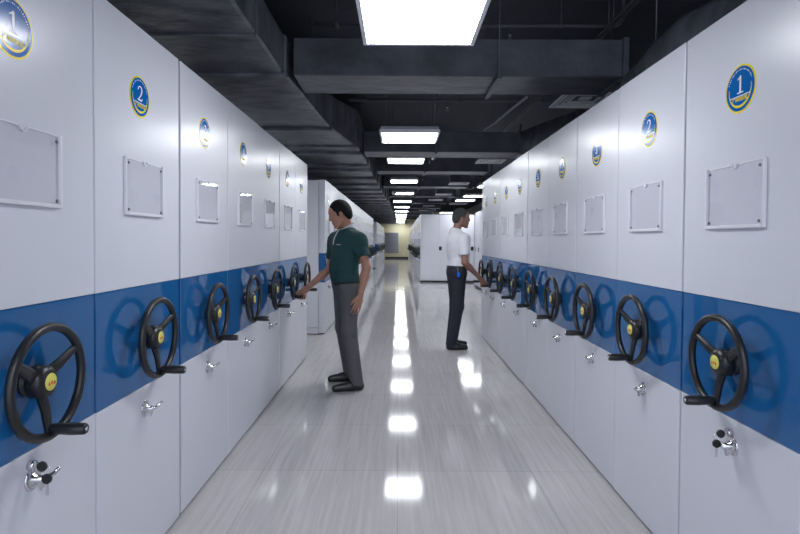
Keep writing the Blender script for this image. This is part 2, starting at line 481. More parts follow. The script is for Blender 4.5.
# closed end of the middle left row and of the middle right row
b = MB(); b.box((-2.08, -.024, .10), (-.092, -.004, HL - .03), 'white', .002); b.box((-2.08, -.03, .012), (-.092, -.004, .094), 'white', .002)
e = b.build('end_panel', a1); e.location = (0, -.735 / 2 + .012, 0)
def end_door(x0, x1, lock_x, parent, name='door'):
    d = MB(); d.box((x0 + .003, -.022, .07), (x1 - .003, 0, HR - .02), 'white', .003)
    o = d.build(name, parent); o.rotation_euler = (0, 0, PI); return o
cab = thing('storage_cabinet', 'wide white cabinet with lever doors closing the end of the middle right row', 'cabinet', (0, 17.90, 0))
b = MB(); b.box((.705, -.30, .0), (2.448, .024, .06), 'dark'); b.box((.70, -.30, .05), (2.45, .024, HR), 'white', .002); b.build('cabinet_body', cab)
for (x0, x1, lx) in ((.745, 1.30, None), (1.30, 2.32, 1.345)):
    d = MB(); d.box((x0 + .003, -.020, .07), (x1 - .003, 0, HR - .02), 'white', .003)
    o = d.build('door', cab); o.location = (0, -.301, 0)
    if lx:
        h = MB(); h.box((lx - .045, -.032, 1.05), (lx + .045, -.020, 1.18), 'handle_black', .012); h.box((lx - .012, -.05, 1.07), (lx + .012, -.032, 1.15), 'handle_black', .004); h.build('handle', o)
d = MB(); d.box((2.323, -.020, .07), (2.447, 0, HR - .02), 'white', .003); o = d.build('door', cab); o.location = (0, -.301, 0)
h = MB(); h.box((2.335, -.032, 1.05), (2.425, -.020, 1.18), 'handle_black', .012); h.box((2.368, -.05, 1.07), (2.392, -.032, 1.15), 'handle_black', .004); h.build('handle', o)
cab.location.y = 17.90

# cupboards standing along the right side aisle
for k, (y0, y1) in enumerate(((14.62, 16.1), (13.13, 14.61), (11.64, 13.12))):
    c = thing('tall_cupboard', ['white steel cupboard beside the wide lever door cabinet, beyond the near right row',
                                'white steel cupboard, middle of the three in the right side aisle',
                                'white steel cupboard nearest the near right row in the right side aisle'][k], 'cupboard', (2.27, (y0 + y1) / 2, 0), 0, 'cupboards in the right side aisle')
    w = y1 - y0
    b = MB(); b.box((.02, -w / 2, .0), (.9, w / 2, .07), 'dark'); b.box((0, -w / 2, .06), (.92, w / 2, 2.2), 'white', .003); b.build('cabinet_body', c)
    for s in (-1, 1):
        d = MB(); d.box((-.018, min(0, s * w / 2) + .004, .09), (0, max(0, s * w / 2) - .004, 2.18), 'white', .003); dd = d.build('door', c)
        h = MB(); hy = s * w / 2 * .62 if s > 0 else -.06
        h.box((-.03, hy - .04, 1.05), (-.018, hy + .04, 1.18), 'handle_black', .01); h.build('handle', dd)

# ------------------------------------------------------------------ keys hanging in the two nearest locks
def keys(u, label, sy):
    r = thing('key_bunch', label, 'keys', (u.location.x, u.location.y + sy, .670 if sy > 0 else .650), u.rotation_euler.z)
    k = MB(); y = -.010; z = .045
    k.box((.016, y - .0012, z - .004), (.030, y + .0012, z + .004), 'chrome')
    k.lathe((.042, y - .004, z), (0, 1, 0), [(0, .0135), (.001, .0148), (.007, .0148), (.008, .0135)], 'black', 20); k.build('key', r)
    k = MB(); k.tube([(.056 + .011 * math.cos(a), y, z - .012 + .011 * math.sin(a)) for a in [2 * PI * i / 16 for i in range(16)]], .0012, 'chrome', 6, True); k.build('ring', r)
    k = MB(); k.lathe((.056, y - .004, z - .036), (0, 1, 0), [(0, .0135), (.001, .0148), (.007, .0148), (.008, .0135)], 'black', 20)
    k.box((.0525, y - .0012, z - .084), (.0595, y + .0012, z - .052), 'chrome'); k.build('key', r)
    return r
for o in list(S.objects):
    if o.get('label', '').endswith('keys hanging in its lock'):
        side = 'left' if 'left' in o['label'] else 'right'
        keys(o, f'two black headed keys hanging from the lock of {side} row unit 1', .022 if side == 'left' else -.022)

# ------------------------------------------------------------------ ceiling services
def panel_light(x, y, z, label, group, lit=True, s=.6):
    r = thing('panel_light', label, 'light', (x, y + s / 2, z), 0, group)
    h = s / 2; b = MB()
    for (x0, x1, y0, y1) in ((-h, h, -h, -h + .022), (-h, h, h - .022, h), (-h, -h + .022, -h + .022, h - .022), (h - .022, h, -h + .022, h - .022)):
        b.box((x0, y0, 0), (x1, y1, .035), 'lamp_frame', .002)
    b.build('frame', r)
    b = MB(); b.box((-h + .02, -h + .02, .004), (h - .02, h - .02, .012), 'lamp' if lit else 'frame'); b.build('diffuser', r)
    b = MB(); b.box((-h + .012, -h + .012, .014), (h - .012, h - .012, .065), 'lamp_body', .004); b.build('housing', r)
    for sx in (-1, 1):
        for sy in (-1, 1):
            b = MB(); b.cyl((sx * (h - .05), sy * (h - .08), .06), (sx * (h - .09), sy * (h - .08), 3.5 - z), .0022, 'rod', 6); b.build('wire', r)
    return r
lampw = ['nearest', 'second', 'third', 'fourth', 'fifth', 'sixth', 'seventh', 'eighth', 'ninth', 'tenth', 'eleventh', 'twelfth', 'thirteenth']
panel_light(.10, -.75, 2.44, 'lit square panel light hung above the camera end of the aisle', 'lights over the aisle')
for k in range(13):
    lb = 'large bright square panel light hanging nearest over the aisle' if k == 0 else f'lit square panel light, {lampw[k]} along the aisle from the nearest'
    panel_light(.10, 2.3 + 3.05 * k + (.07 if k == 0 else -.02 if k == 12 else 0), 2.44 if k < 2 else 2.645, lb, 'lights over the aisle')
for k, (x, y, lit) in enumerate(((2.15, 12.4, True), (2.14, 15.2, True), (2.10, 16.9, True), (2.07, 18.7, False), (2.18, 24.75, True), (2.18, 28.5, True))):
    panel_light(x, y, 2.645, f'{"lit" if lit else "unlit"} panel light over the right side aisle, {words[k + 1]} from the near end', 'lights over the right side aisle', lit)
panel_light(-3.0, 6.5, 2.645, 'added unseen panel light filling the cross gap beyond the near left row', 'added fill lights')  # added lamp, out of view, to brighten the middle left row's end panel
# square ceiling vents
def vent(x, y, z, s, label):
    r = thing('ceiling_vent', label, 'vent', (x, y, z), 0, 'square vents along the right ceiling')
    b = MB(); h = s / 2
    for i in range(4):
        a = h - .005 - i * .045; t = .03 if i == 0 else .018
        for (x0, x1, y0, y1) in ((-a, a, -a, -a + t), (-a, a, a - t, a), (-a, -a + t, -a + t, a - t), (a - t, a, -a + t, a - t)):
            b.box((x0, y0, .006 * i), (x1, y1, .006 * i + .012), 'vent')
    b.box((-.05, -.05, .02), (.05, .05, .03), 'vent')
    b.build('grille', r)
    b = MB(); b.box((-h + .015, -h + .015, .03), (h - .015, h - .015, .20), 'duct'); b.build('neck', r)
    b = MB()
    for sx in (-1, 1): b.cyl((sx * (h - .03), 0, .19), (sx * (h - .03), 0, 3.5 - z), .004, 'rod', 6)
    b.build('hanger', r)
for k, (x, y) in enumerate(((1.72, 5.05), (1.50, 8.95), (1.37, 12.5), (1.26, 15.5), (1.18, 17.6), (1.13, 20.6), (1.08, 23.8))):
    vent(x, y, 2.68, (.54 if k == 0 else .46), 'square grey air vent nearest the camera, above the right row' if k == 0 else f'square grey air vent, {words[k + 1]} along the right ceiling')

# main duct over the left row
dk = [(-1.2, -.87, 2.88), (3.95, -.86, 2.88), (4.6, -.82, 2.88), (5.4, -.79, 2.90), (5.95, -.755, 2.95), (6.5, -.68, 3.02), (7.0, -.58, 3.06), (7.3, -.55, 3.07), (10, -.50, 3.07), (14.2, -.45, 3.07), (18, -.34, 3.07), (22, -.30, 3.07), (39.9, -.30, 3.07)]
duct = thing('air_duct', 'long black wrapped air duct above the left rows', 'duct', (-1.5, 4, 2.6))
b = MB(); b.loft([[(-2.6 + 1.5, y - 4, 0), (x + 1.5 - .015, y - 4, 0), (x + 1.5, y - 4, .015), (x + 1.5, y - 4, t - 2.6), (-2.6 + 1.5, y - 4, t - 2.6)] for (y, x, t) in dk], 'duct_lit'); b.build('duct_body', duct)
def dx(y):
    for (y0, x0, t0), (y1, x1, t1) in zip(dk, dk[1:]):
        if y0 <= y <= y1:
            f = (y - y0) / (y1 - y0); return x0 + (x1 - x0) * f, t0 + (t1 - t0) * f
fl = [(3.25, .012, .03), (4.02, .03, .07), (5.93, .035, .07), (7.05, .03, .05), (7.55, .04, .07), (8.8, .045, .07)]
y = 9.35
while y < 39: fl.append((y, .05, .09)); y += 1.22
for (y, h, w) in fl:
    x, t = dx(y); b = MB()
    b.box((-2.6 + 1.5, y - 4 - w / 2, -h), (x + 1.5 + h * .6, y - 4 + w / 2, .002), 'duct_lit', .006)
    b.box((x + 1.5 - .002, y - 4 - w / 2, -.002), (x + 1.5 + h * .6, y - 4 + w / 2, t - 2.6), 'duct_lit', .006)
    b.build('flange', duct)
for y in (1.5, 5.2, 8.2, 12, 16, 20, 25, 30, 35):
    x, t = dx(y); b = MB(); b.cyl((x + 1.5 - .06, y - 4, t - 2.61), (x + 1.5 - .06, y - 4, .9), .006, 'rod', 6); b.build('hanger', duct)

# cross ducts
cy = [4.04, 7.5] + [10.7 + 3.05 * k for k in range(9)]
for k, y0 in enumerate(cy):
    xr = 1.69 if k == 0 else 1.67 if k == 1 else 1.74
    xl = dx(y0 + .25)[0] + .045
    r = thing('cross_duct', 'black rectangular cross duct nearest the camera' if k == 0 else f'black rectangular cross duct, {words[k + 1]} along the ceiling', 'duct', ((xl + xr) / 2, y0 + .25, 2.6 if k < 2 else 2.74), 0, 'cross ducts under the ceiling')
    hw = (xr - xl) / 2
    b = MB(); b.box((-hw, -.25, 0), (hw, .25, .28), 'duct', .008); b.build('duct_body', r)
    b = MB(); b.box((hw - .04, -.265, -.012), (hw + .006, .265, .292), 'duct', .004); b.build('flange', r)
    for xx in ((.73,) if k == 0 else (.5,)):
        b = MB(); b.box((xx - (xl + xr) / 2 - .018, -.30, -.03), (xx - (xl + xr) / 2 + .018, .30, -.002), 'pipe', .003)
        for s in (-1, 1): b.cyl((xx - (xl + xr) / 2, s * .285, -.03), (xx - (xl + xr) / 2, s * .285, .9 if k < 2 else .76), .005, 'rod', 6)
        b.build('bracket', r)
    if k == 1:
        b = MB(); secs = []
        for i in range(9):
            f = i / 8; px = 1.67 + .62 * f; py = 7.75 - 1.45 * f ** 1.7; hh = .26
            nx, ny = (.25, 1) if f < .5 else (.9, .6)
            nx, ny = Vector((.1 + .9 * f, 1 - .4 * f)).normalized()
            lo = .0 - .10 * f; hi = .28 + .03 * math.sin(PI * f)
            cx, cyy = px - (xl + xr) / 2, py - (y0 + .25)
            secs.append([(cx - nx * hh, cyy - ny * hh, lo), (cx + nx * hh, cyy + ny * hh, lo), (cx + nx * hh, cyy + ny * hh, hi), (cx - nx * hh, cyy - ny * hh, hi)])
        b.loft(secs, 'duct_lit', True); b.build('elbow', r)  # lightened wrap tone lifts the shaded elbow

# lagged pipe above the right row, conduits, cross pipes
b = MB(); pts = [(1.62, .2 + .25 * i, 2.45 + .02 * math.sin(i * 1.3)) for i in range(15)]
b.tube(pts, [.13 + (.035 if i in (11, 12) else .012 * math.sin(i * 2.1)) for i in range(15)], 'duct_lit', 14)
for i in (3, 9, 13):
    b.cyl((1.62, pts[i][1], 2.5), (1.62, pts[i][1], 3.5), .005, 'rod', 6)
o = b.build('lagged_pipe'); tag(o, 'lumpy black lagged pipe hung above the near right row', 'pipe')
for k, xx in enumerate((1.76, 1.80)):
    b = MB(); b.tube([(xx + .03, .5, 3.22), (xx, 4.9, 3.2), (xx - .05, 12, 3.2)], .011, 'pipe', 8)
    for yy in (2.0, 4.6, 8.0): b.cyl((xx, yy, 3.2), (xx, yy, 3.5), .005, 'rod', 6)
    o = b.build('conduit'); tag(o, ['thin grey conduit of the overhead pair, the one nearer the aisle', 'thin grey conduit of the overhead pair, the one nearer the right wall'][k], 'conduit', 'overhead conduits')
b = MB(); b.tube([(1.34, 5.75, 2.90), (1.24, 6.8, 2.90), (1.22, 7.0, 2.89), (1.15, 7.44, 2.895)], [.016, .016, .012, .012], 'lamp_body', 8)
b.cyl((1.27, 6.5, 2.89), (1.27, 6.5, 3.5), .003, 'rod', 6)
b.cyl((1.34, 5.76, 2.89), (1.20, 5.76, 3.5), .003, 'rod', 6)
o = b.build('short_conduit'); tag(o, 'short pale flexible conduit hanging before the second cross duct', 'conduit')
def cross_pipe(y, z, xl, xr, label, drop):
    r = thing('sprinkler_pipe', label, 'pipe', (xl, y, z), 0, 'sprinkler pipes across the ceiling')
    b = MB(); n = xr - xl
    b.tube([(0, 0, 0), (n - .08, 0, 0), (n - .03, 0, .02), (n - .004, 0, .07), (n, 0, .16), (n, 0, 3.5 - z)], .017, 'pipe', 8); b.build('pipe_run', r)
    for xx in drop:
        b = MB(); b.cyl((xx - xl, 0, .0), (xx - xl, 0, -.07), .008, 'pipe', 8); b.lathe((xx - xl, 0, -.07), (0, 0, -1), [(0, .014), (.012, .014), (.014, .007), (.04, .006), (.041, .02), (.044, .02)], 'chrome', 10)
        b.build('sprinkler_head', r)
    for xx in (.2, n * .45, n * .8):
        b = MB(); b.cyl((xx, 0, .01), (xx, 0, 3.5 - z), .005, 'rod', 6); b.lathe((xx - .02, 0, 0), (1, 0, 0), [(0, .026), (.04, .026)], 'pipe', 10); b.build('hanger', r)
cross_pipe(4.72, 3.24, -.75, 1.93, 'grey sprinkler pipe across the ceiling by the nearest cross duct, bent up at its end', (.95,))
for k, y in enumerate((6.3, 9.9, 12.9, 16.0, 19.0, 22.1)):
    cross_pipe(y, 2.90 if k else 3.0, dx(y)[0] + .12, 2.2, f'grey sprinkler pipe across the ceiling, {words[k + 2]} from the camera', (.55,))
b = MB(); b.lathe((0, 0, 0), (0, 0, -1), [(0, .05), (.02, .05), (.04, .04), (.055, .02)], 'lamp_frame', 16); b.cyl((0, 0, 0), (0, 0, .95), .006, 'rod', 6)
o = b.build('smoke_detector'); o.location = (-.12, 13.4, 2.55); tag(o, 'small white smoke detector hanging left of the aisle lights', 'detector')

# ------------------------------------------------------------------ people: smooth distance-field bodies turned into one surface
class Field:
    def __init__(s, lo, hi, h):
        s.lo = np.array(lo, np.float32); s.h = h
        s.n = np.ceil((np.array(hi) - np.array(lo)) / h).astype(int) + 1
        s.v = np.full(tuple(s.n), 1.0, np.float32)
    def sub(s, lo, hi):
        a = np.clip(np.floor((np.array(lo) - s.lo) / s.h).astype(int), 0, s.n - 1)
        b = np.clip(np.ceil((np.array(hi) - s.lo) / s.h).astype(int) + 1, 1, s.n)
        sl = tuple(slice(int(x), int(y)) for x, y in zip(a, b))
        g = [(np.arange(x.start, x.stop, dtype=np.float32) * s.h + s.lo[i]) for i, x in enumerate(sl)]
        return sl, np.meshgrid(*g, indexing='ij')
    def all(s):
        return s.sub(s.lo, s.lo + s.n * s.h)[1]
    def _mix(s, sl, d, k, op):
        o = s.v[sl]
        if op == 'sub':
            d = -d; hh = np.clip(.5 - .5 * (o - d) / k, 0, 1); s.v[sl] = o * (1 - hh) + d * hh + k * hh * (1 - hh); return
        hh = np.clip(.5 + .5 * (o - d) / k, 0, 1); s.v[sl] = o * (1 - hh) + d * hh - k * hh * (1 - hh)
    def cone(s, a, b, ra, rb, k=.02, cut=None, op='add', flat=None):
        a = np.array(a, float); b = np.array(b, float); m = max(ra, rb) + k + .03
        sl, (X, Y, Z) = s.sub(np.minimum(a, b) - m, np.maximum(a, b) + m)
        ab = b - a; L2 = max(ab @ ab, 1e-9)
        t = np.clip(((X - a[0]) * ab[0] + (Y - a[1]) * ab[1] + (Z - a[2]) * ab[2]) / L2, 0, 1)
        d = np.sqrt((X - a[0] - t * ab[0]) ** 2 + (Y - a[1] - t * ab[1]) ** 2 + (Z - a[2] - t * ab[2]) ** 2) - (ra + t * (rb - ra))
        if cut is not None:
            p, nrm = np.array(cut[0], float), np.array(cut[1], float); nrm /= np.linalg.norm(nrm)
            d = np.maximum(d, (X - p[0]) * nrm[0] + (Y - p[1]) * nrm[1] + (Z - p[2]) * nrm[2])
        s._mix(sl, d, k, op)
    def ell(s, c, r, k=.02, rot=None, op='add', cut=None):
        c = np.array(c, float); r = np.array(r, float); m = r.max() + k + .03
        sl, (X, Y, Z) = s.sub(c - m, c + m)
        P = [X - c[0], Y - c[1], Z - c[2]]
        if rot is not None:
            R = np.array(rot).T; P = [R[i][0] * P[0] + R[i][1] * P[1] + R[i][2] * P[2] for i in range(3)]
        k0 = np.sqrt(sum((P[i] / r[i]) ** 2 for i in range(3))); k1 = np.sqrt(sum((P[i] / r[i] ** 2) ** 2 for i in range(3)))
        d = k0 * (k0 - 1) / np.maximum(k1, 1e-6)
        if cut is not None:
            p, nrm = np.array(cut[0], float), np.array(cut[1], float); nrm /= np.linalg.norm(nrm)
            d = np.maximum(d, (X - p[0]) * nrm[0] + (Y - p[1]) * nrm[1] + (Z - p[2]) * nrm[2])
        s._mix(sl, d, k, op)
    def clip(s, fn):
        X, Y, Z = s.all(); s.v = np.maximum(s.v, fn(X, Y, Z)).astype(np.float32)
    def copy(s):
        f = Field.__new__(Field); f.lo, f.h, f.n, f.v = s.lo, s.h, s.n, s.v.copy(); return f
    def mesh(s, name, mats, pick=None):
        v = s.v; ins = v < 0; c = tuple(x - 1 for x in v.shape)
        cnt = np.zeros(c, np.int8); acc = np.zeros(c + (3,), np.float32); ne = np.zeros(c, np.float32)
        for dx_ in (0, 1):
            for dy_ in (0, 1):
                for dz_ in (0, 1):
                    cnt += ins[dx_:dx_ + c[0], dy_:dy_ + c[1], dz_:dz_ + c[2]]
        act = (cnt > 0) & (cnt < 8); ci = np.argwhere(act); N = len(ci)
        acc = np.zeros((N, 3)); ne = np.zeros(N)
        cs = [(i, j, k) for i in (0, 1) for j in (0, 1) for k in (0, 1)]
        val = {q: v[ci[:, 0] + q[0], ci[:, 1] + q[1], ci[:, 2] + q[2]] for q in cs}
        for q in cs:
            for ax in range(3):
                if q[ax] == 0:
                    q2 = tuple(1 if i == ax else q[i] for i in range(3)); A, B = val[q], val[q2]
                    x = (A < 0) != (B < 0); t = np.where(x, A / np.where(x, A - B, 1), 0)
                    for i in range(3): acc[:, i] += np.where(x, q[i] + (t if i == ax else 0), 0)
                    ne += x
        P = (ci + acc / ne[:, None]) * s.h + s.lo
        idx = np.full(c, -1, np.int64); idx[tuple(ci.T)] = np.arange(N); Q = []
        for ax in range(3):
            u, w = (ax + 1) % 3, (ax + 2) % 3
            A = np.take(ins, range(0, v.shape[ax] - 1), ax); B = np.take(ins, range(1, v.shape[ax]), ax)
            e = np.argwhere(A != B)
            e = e[(e[:, u] > 0) & (e[:, w] > 0) & (e[:, u] < c[u]) & (e[:, w] < c[w])]
            flip = A[tuple(e.T)]
            def at(du, dw):
                p = e.copy(); p[:, u] -= du; p[:, w] -= dw; return idx[tuple(p.T)]
            q = np.stack([at(1, 1), at(0, 1), at(0, 0), at(1, 0)], 1)
            q[~flip] = q[~flip][:, ::-1]; Q.append(q)
        Q = np.concatenate(Q); Q = Q[(Q >= 0).all(1)]
        for _ in range(2):                                             # relax the grid stepping
            sm = np.zeros_like(P); dg = np.zeros(N)
            for i in range(4):
                np.add.at(sm, Q[:, i], P[Q[:, (i + 1) % 4]]); np.add.at(dg, Q[:, i], 1)
            P = P * .5 + .5 * sm / np.maximum(dg, 1)[:, None]
        me = bpy.data.meshes.new(name); me.from_pydata(P.tolist(), [], Q.tolist()); me.update()
        for m_ in mats: me.materials.append(M[m_])
        me.polygons.foreach_set('use_smooth', [True] * len(me.polygons))
        if pick is not None:
            ctr = P[Q].mean(1); me.polygons.foreach_set('material_index', pick(ctr).astype(np.int32).tolist())
        return me

def rotm(yaw, pitch, roll=0):
    return np.array(Matrix.Rotation(yaw, 3, 'Z') @ Matrix.Rotation(pitch, 3, 'Y') @ Matrix.Rotation(roll, 3, 'X'))

def person(label, O, heading, J, mats, head_yaw, head_pitch, hairline, opts):
    f = np.array([math.cos(heading), math.sin(heading)]); l = np.array([-f[1], f[0]])
    def W(p):                                                         # world point into the person's own frame
        d = np.array(p[:2]) - np.array(O); return np.array([d @ f, d @ l, p[2]])
    root = thing('person', label, 'person', (O[0], O[1], 0), heading)
    arms = {}
    for s in ('L', 'R'):
        a = J[s]; arms[s] = [np.array(a['sh'], float), None, W(a['wr']), a]
        sh, wr = arms[s][0], arms[s][2]; d = wr - sh; D = np.linalg.norm(d); l1, l2 = .305, .262
        if 'el' in a: arms[s][1] = W(a['el'])
        else:
            D2 = min(D, (l1 + l2) * .999); x = (l1 ** 2 - l2 ** 2 + D2 ** 2) / (2 * D2); hgt = math.sqrt(max(l1 ** 2 - x ** 2, 0))
            n = d / D; p = np.array(a.get('pole', (-.6, .2 if s == 'L' else -.2, -.7)), float); p = p - n * (p @ n); p /= np.linalg.norm(p)
            arms[s][1] = sh + n * x + p * hgt
    hip = {s: np.array(J['hip' + s], float) for s in 'LR'}
    ank = {s: W(J['an' + s]) for s in 'LR'}; toe = {s: W(J['toe' + s]) for s in 'LR'}
    knee = {s: (hip[s] + ank[s]) / 2 + np.array([.035, .004 if s == 'L' else -.004, .03]) for s in 'LR'}
    ch = np.array(J['chest'], float); be = np.array(J['belly'], float); pe = np.array(J['pelvis'], float)
    nk = np.array(J['neck'], float); hc = np.array(J['head'], float)
    allp = [a[i] for a in arms.values() for i in range(3)] + [hc, pe] + list(ank.values()) + list(toe.values())
    lo = np.min(allp, 0) - np.array([.2, .2, 0]); hi = np.max(allp, 0) + np.array([.2, .2, 0]); lo[2] = -.03; hi[2] = hc[2] + .19
    HR_ = rotm(head_yaw, head_pitch)
    hp = lambda x, y, z: hc + HR_ @ np.array([x, y, z])
    sx = opts.get('bulk', 1.0)
    tw = rotm(opts.get('twist', 0), 0)
    def torso(F, e, k=.05):
        F.ell(ch, (.112 * sx + e, .165 * sx + e, .175 + e), k, tw)
        F.ell(be, (.118 * sx + e, .152 * sx + e, .17 + e), k)
        F.ell(pe, (.112 * sx + e, .158 * sx + e, .125 + e), k)
        for s in 'LR':
            sh = arms[s][0]; F.cone(nk + np.array([-.01, 0, -.052]), sh + np.array([0, 0, .0]), .046 + e, .046 + e, k)
            F.cone(ch + np.array([0, 0, .03]), sh + np.array([0, 0, -.05]), .08 + e, .052 + e, k)
    def legs(F, e, k=.03):
        for s in 'LR':
            F.cone(hip[s], knee[s], .083 + e, .055 + e, k); F.cone(knee[s], ank[s], .053 + e, .038 + e, k)
    # ---- body
    B = Field(lo, hi, .006)
    torso(B, 0); legs(B, 0)
    B.cone(nk + np.array([-.018, 0, -.05]), hp(-.034, 0, -.045), .056, .050, .016)
    B.ell(hp(-.006, 0, .028), (.100, .077, .102), .02, HR_); B.ell(hp(.050, 0, .040), (.046, .058, .052), .03, HR_)
    B.ell(hp(.038, 0, -.040), (.058, .056, .062), .03, HR_)
    B.cone(hp(.076, -.010, -.098), hp(.076, .010, -.098), .0175, .0175, .022)
    for s in (-1, 1): B.cone(hp(.004, s * .050, -.058), hp(.062, s * .020, -.098), .017, .015, .022)
    B.cone(hp(.093, 0, .022), hp(.109, 0, -.016), .008, .0125, .014)
    for s in (-1, 1):
        B.cone(hp(.088, s * .012, .036), hp(.072, s * .048, .034), .010, .008, .012)
        B.ell(hp(.066, s * .036, -.020), (.024, .022, .022), .02, HR_)
        B.ell(hp(.092, s * .034, .016), (.010, .014, .008), .008, HR_, 'sub')
        B.ell(hp(-.004, s * .079, -.008), (.019, .010, .033), .006, rotm(head_yaw + s * .35, head_pitch))
        B.ell(hp(.101, s * .011, -.021), (.010, .009, .008), .006, HR_); B.ell(hp(.083, s * .033, .0215), (.011, .0165, .0058), .004, HR_)
    B.cone(hp(.092, -.016, -.054), hp(.092, .016, -.054), .0085, .0085, .007); B.cone(hp(.090, -.013, -.067), hp(.090, .013, -.067), .009, .009, .007)
    for s in 'LR':
        sh, el, wr, a = arms[s]
        B.cone(sh, el, .047, .038, .025); B.cone(el, el + (wr - el) * .35, .038, .038, .02); B.cone(el + (wr - el) * .3, wr, .038, .026, .02)
        g = a['hand']
        if g['kind'] == 'relaxed':
            tip = W(g['tip']); d = tip - wr; Ln = np.linalg.norm(d); d /= Ln
            fw = np.array(g.get('thumb', (1., 0, 0))); fw = fw - d * (fw @ d); fw /= np.linalg.norm(fw)      # thumb side
            nm = np.cross(d, fw); nm *= np.sign(nm @ np.array([0, -1 if s == 'L' else 1, 0])) or 1              # palm side, towards the thigh
            Rh = np.stack([d, fw, nm], 1)
            B.ell(wr + d * .046, (.052, .040, .0165), .012, Rh)
            for i, (o_, ln) in enumerate(((.032, .086), (.011, .096), (-.010, .089), (-.030, .070))):
                k0 = wr + d * .084 + fw * o_; k1 = k0 + d * ln * .5 + nm * ln * .06 + fw * o_ * .08; k2 = k1 + d * ln * .46 + nm * ln * .20
                B.cone(k0, k1, .0092, .0082, .004); B.cone(k1, k2, .0082, .0066, .003)
            t0 = wr + d * .026 + fw * .026; t1 = t0 + d * .035 + fw * .024 + nm * .010; t2 = t1 + d * .032 + fw * .004 + nm * .008
            B.cone(t0, t1, .015, .0105, .012); B.cone(t1, t2, .0105, .008, .005)
        else:                                                          # closed round the wheel's grip
            ax = W((*g['axis'],)) - W((0, 0, 0)); ax[2] = g['axis'][2]; ax /= np.linalg.norm(ax); c = W(g['c']); rg = g['r']
            up = wr - c; up = up - ax * (up @ ax); up /= np.linalg.norm(up); sd = np.cross(ax, up); sd *= np.sign(sd @ (W((0, g['far'], 0)) - W((0, 0, 0)))) or 1
            pc = c + up * (rg + .016)
            B.cone(wr, pc + (wr - pc) * .25, .026, .024, .02)
            B.cone(pc - ax * .030, pc + ax * .030, .0185, .0175, .016)
            B.cone(wr + (pc - wr) * .45 - ax * .012, pc - ax * .026, .022, .018, .02); B.cone(wr + (pc - wr) * .45 + ax * .012, pc + ax * .026, .022, .018, .02)
            for i in range(4):
                o_ = c + ax * (-.033 + .022 * i) * g['dir']; rr = rg + .0095
                pt = [o_ + (up * math.cos(t) + sd * math.sin(t)) * (rr + (.004 if j < 2 else 0)) for j, t in enumerate((.35, 1.35, 2.45, 3.5 - .12 * i))]
                for q0, q1, r0, r1 in zip(pt, pt[1:], (.0098, .0092, .0085), (.0092, .0085, .0072)): B.cone(q0, q1, r0, r1, .005)
            t0 = pc + ax * .030 * -g['dir'] * -1 * -1 - sd * .012
            t1 = c + ax * (-.046) * g['dir'] - sd * (rg + .012) + up * .012; t2 = c + ax * (-.02) * g['dir'] - sd * (rg + .010) - up * .012
            B.cone(t0, t1, .0125, .0105, .01); B.cone(t1, t2, .0105, .0085, .005)
    lipc = [hp(.09, 0, -.0625)]
    def pick(c):
        q = (c - hc) @ HR_
        lip = (q[:, 0] > .078) & (np.abs(q[:, 1]) < .024) & (q[:, 2] < -.052) & (q[:, 2] > -.075)
        return lip.astype(int)
    link('body', B.mesh('body', [mats['skin'], 'lip'], pick), root)
    # ---- head dressing
    lo2 = hc - .17; hi2 = hc + .17
    H_ = Field(lo2, hi2, .004)
    H_.ell(hp(-.012, 0, .032), (.106, .085, .110), .02, HR_); H_.ell(hp(-.045, 0, -.012), (.066, .070, .075), .03, HR_)
    def hfn(X, Y, Z):
        q = [(X - hc[0]) * HR_[0][i] + (Y - hc[1]) * HR_[1][i] + (Z - hc[2]) * HR_[2][i] for i in range(3)]
        line = np.interp(q[0], [c[0] for c in hairline], [c[1] for c in hairline]) + .002 * np.sin(q[1] * 160) + .0015 * np.sin(q[0] * 330)
        return (line - q[2]) * .8
    H_.clip(hfn)
    link('hair', H_.mesh('hair', [mats['hair']]), root)
    for s in (-1, 1):
        e = MB(); c = hp(.079, s * .033, .0125); R4 = Matrix(HR_.tolist()).to_4x4(); R4.translation = Vector(c)
        e.lathe(c - HR_ @ np.array([.012, 0, 0]), Vector(HR_ @ np.array([1., 0, 0])), [(0, .004), (.004, .009), (.010, .0115), (.018, .0095), (.0215, .005)], 'eye_white', 14)
        e.lathe(c + HR_ @ np.array([.002, 0, -.001]), Vector(HR_ @ np.array([1., 0, 0])), [(0, .0085), (.0055, .0075), (.0085, .005), (.0095, .002)], 'eye_dark', 12)
        e.build('eye', root)
        e = MB(); e.tube([hp(.0985, s * .012, .037), hp(.0955, s * .026, .041), hp(.083, s * .045, .040), hp(.070, s * .056, .034)], [.003, .004, .0034, .002], mats['hair'], 6); e.build('eyebrow', root)
    # ---- shirt
    hem = opts['hem']
    T = Field(lo, hi, .006)
    torso(T, .014, .055)
    T.clip(lambda X, Y, Z: hem + opts.get('hem_tilt', 0) * X - Z)
    for s in 'LR':
        sh, el, wr, a = arms[s]; d = el - sh; e = sh + d * opts['sleeve']
        T.cone(sh, sh + d * (opts['sleeve'] + .3), .062, .061, .045, cut=(e, d))
    nd = hp(-.02, 0, -.05) - nk; nd /= np.linalg.norm(nd); np0 = nk + nd * .012
    T.clip(lambda X, Y, Z: np.where(((X - nk[0]) ** 2 + (Y - nk[1]) ** 2) < .010, (X - np0[0]) * nd[0] + (Y - np0[1]) * nd[1] + (Z - np0[2]) * nd[2], -1))
    link('polo_shirt', T.mesh('polo_shirt', [mats['shirt']]), root)
    def patch(name, m_, e, y0, y1, z0, z1):
        P = T.copy(); P.v = P.v - e
        P.clip(lambda X, Y, Z: np.maximum.reduce([y0 - Y, Y - y1, z0 - Z, Z - z1, .02 - X + ch[0]]))
        return link(name, P.mesh(name, [m_]), root)
    patch('placket', mats['collar'], .004, opts['placket'][0] - .014, opts['placket'][0] + .014, ch[2] + .02, nk[2] - .02)
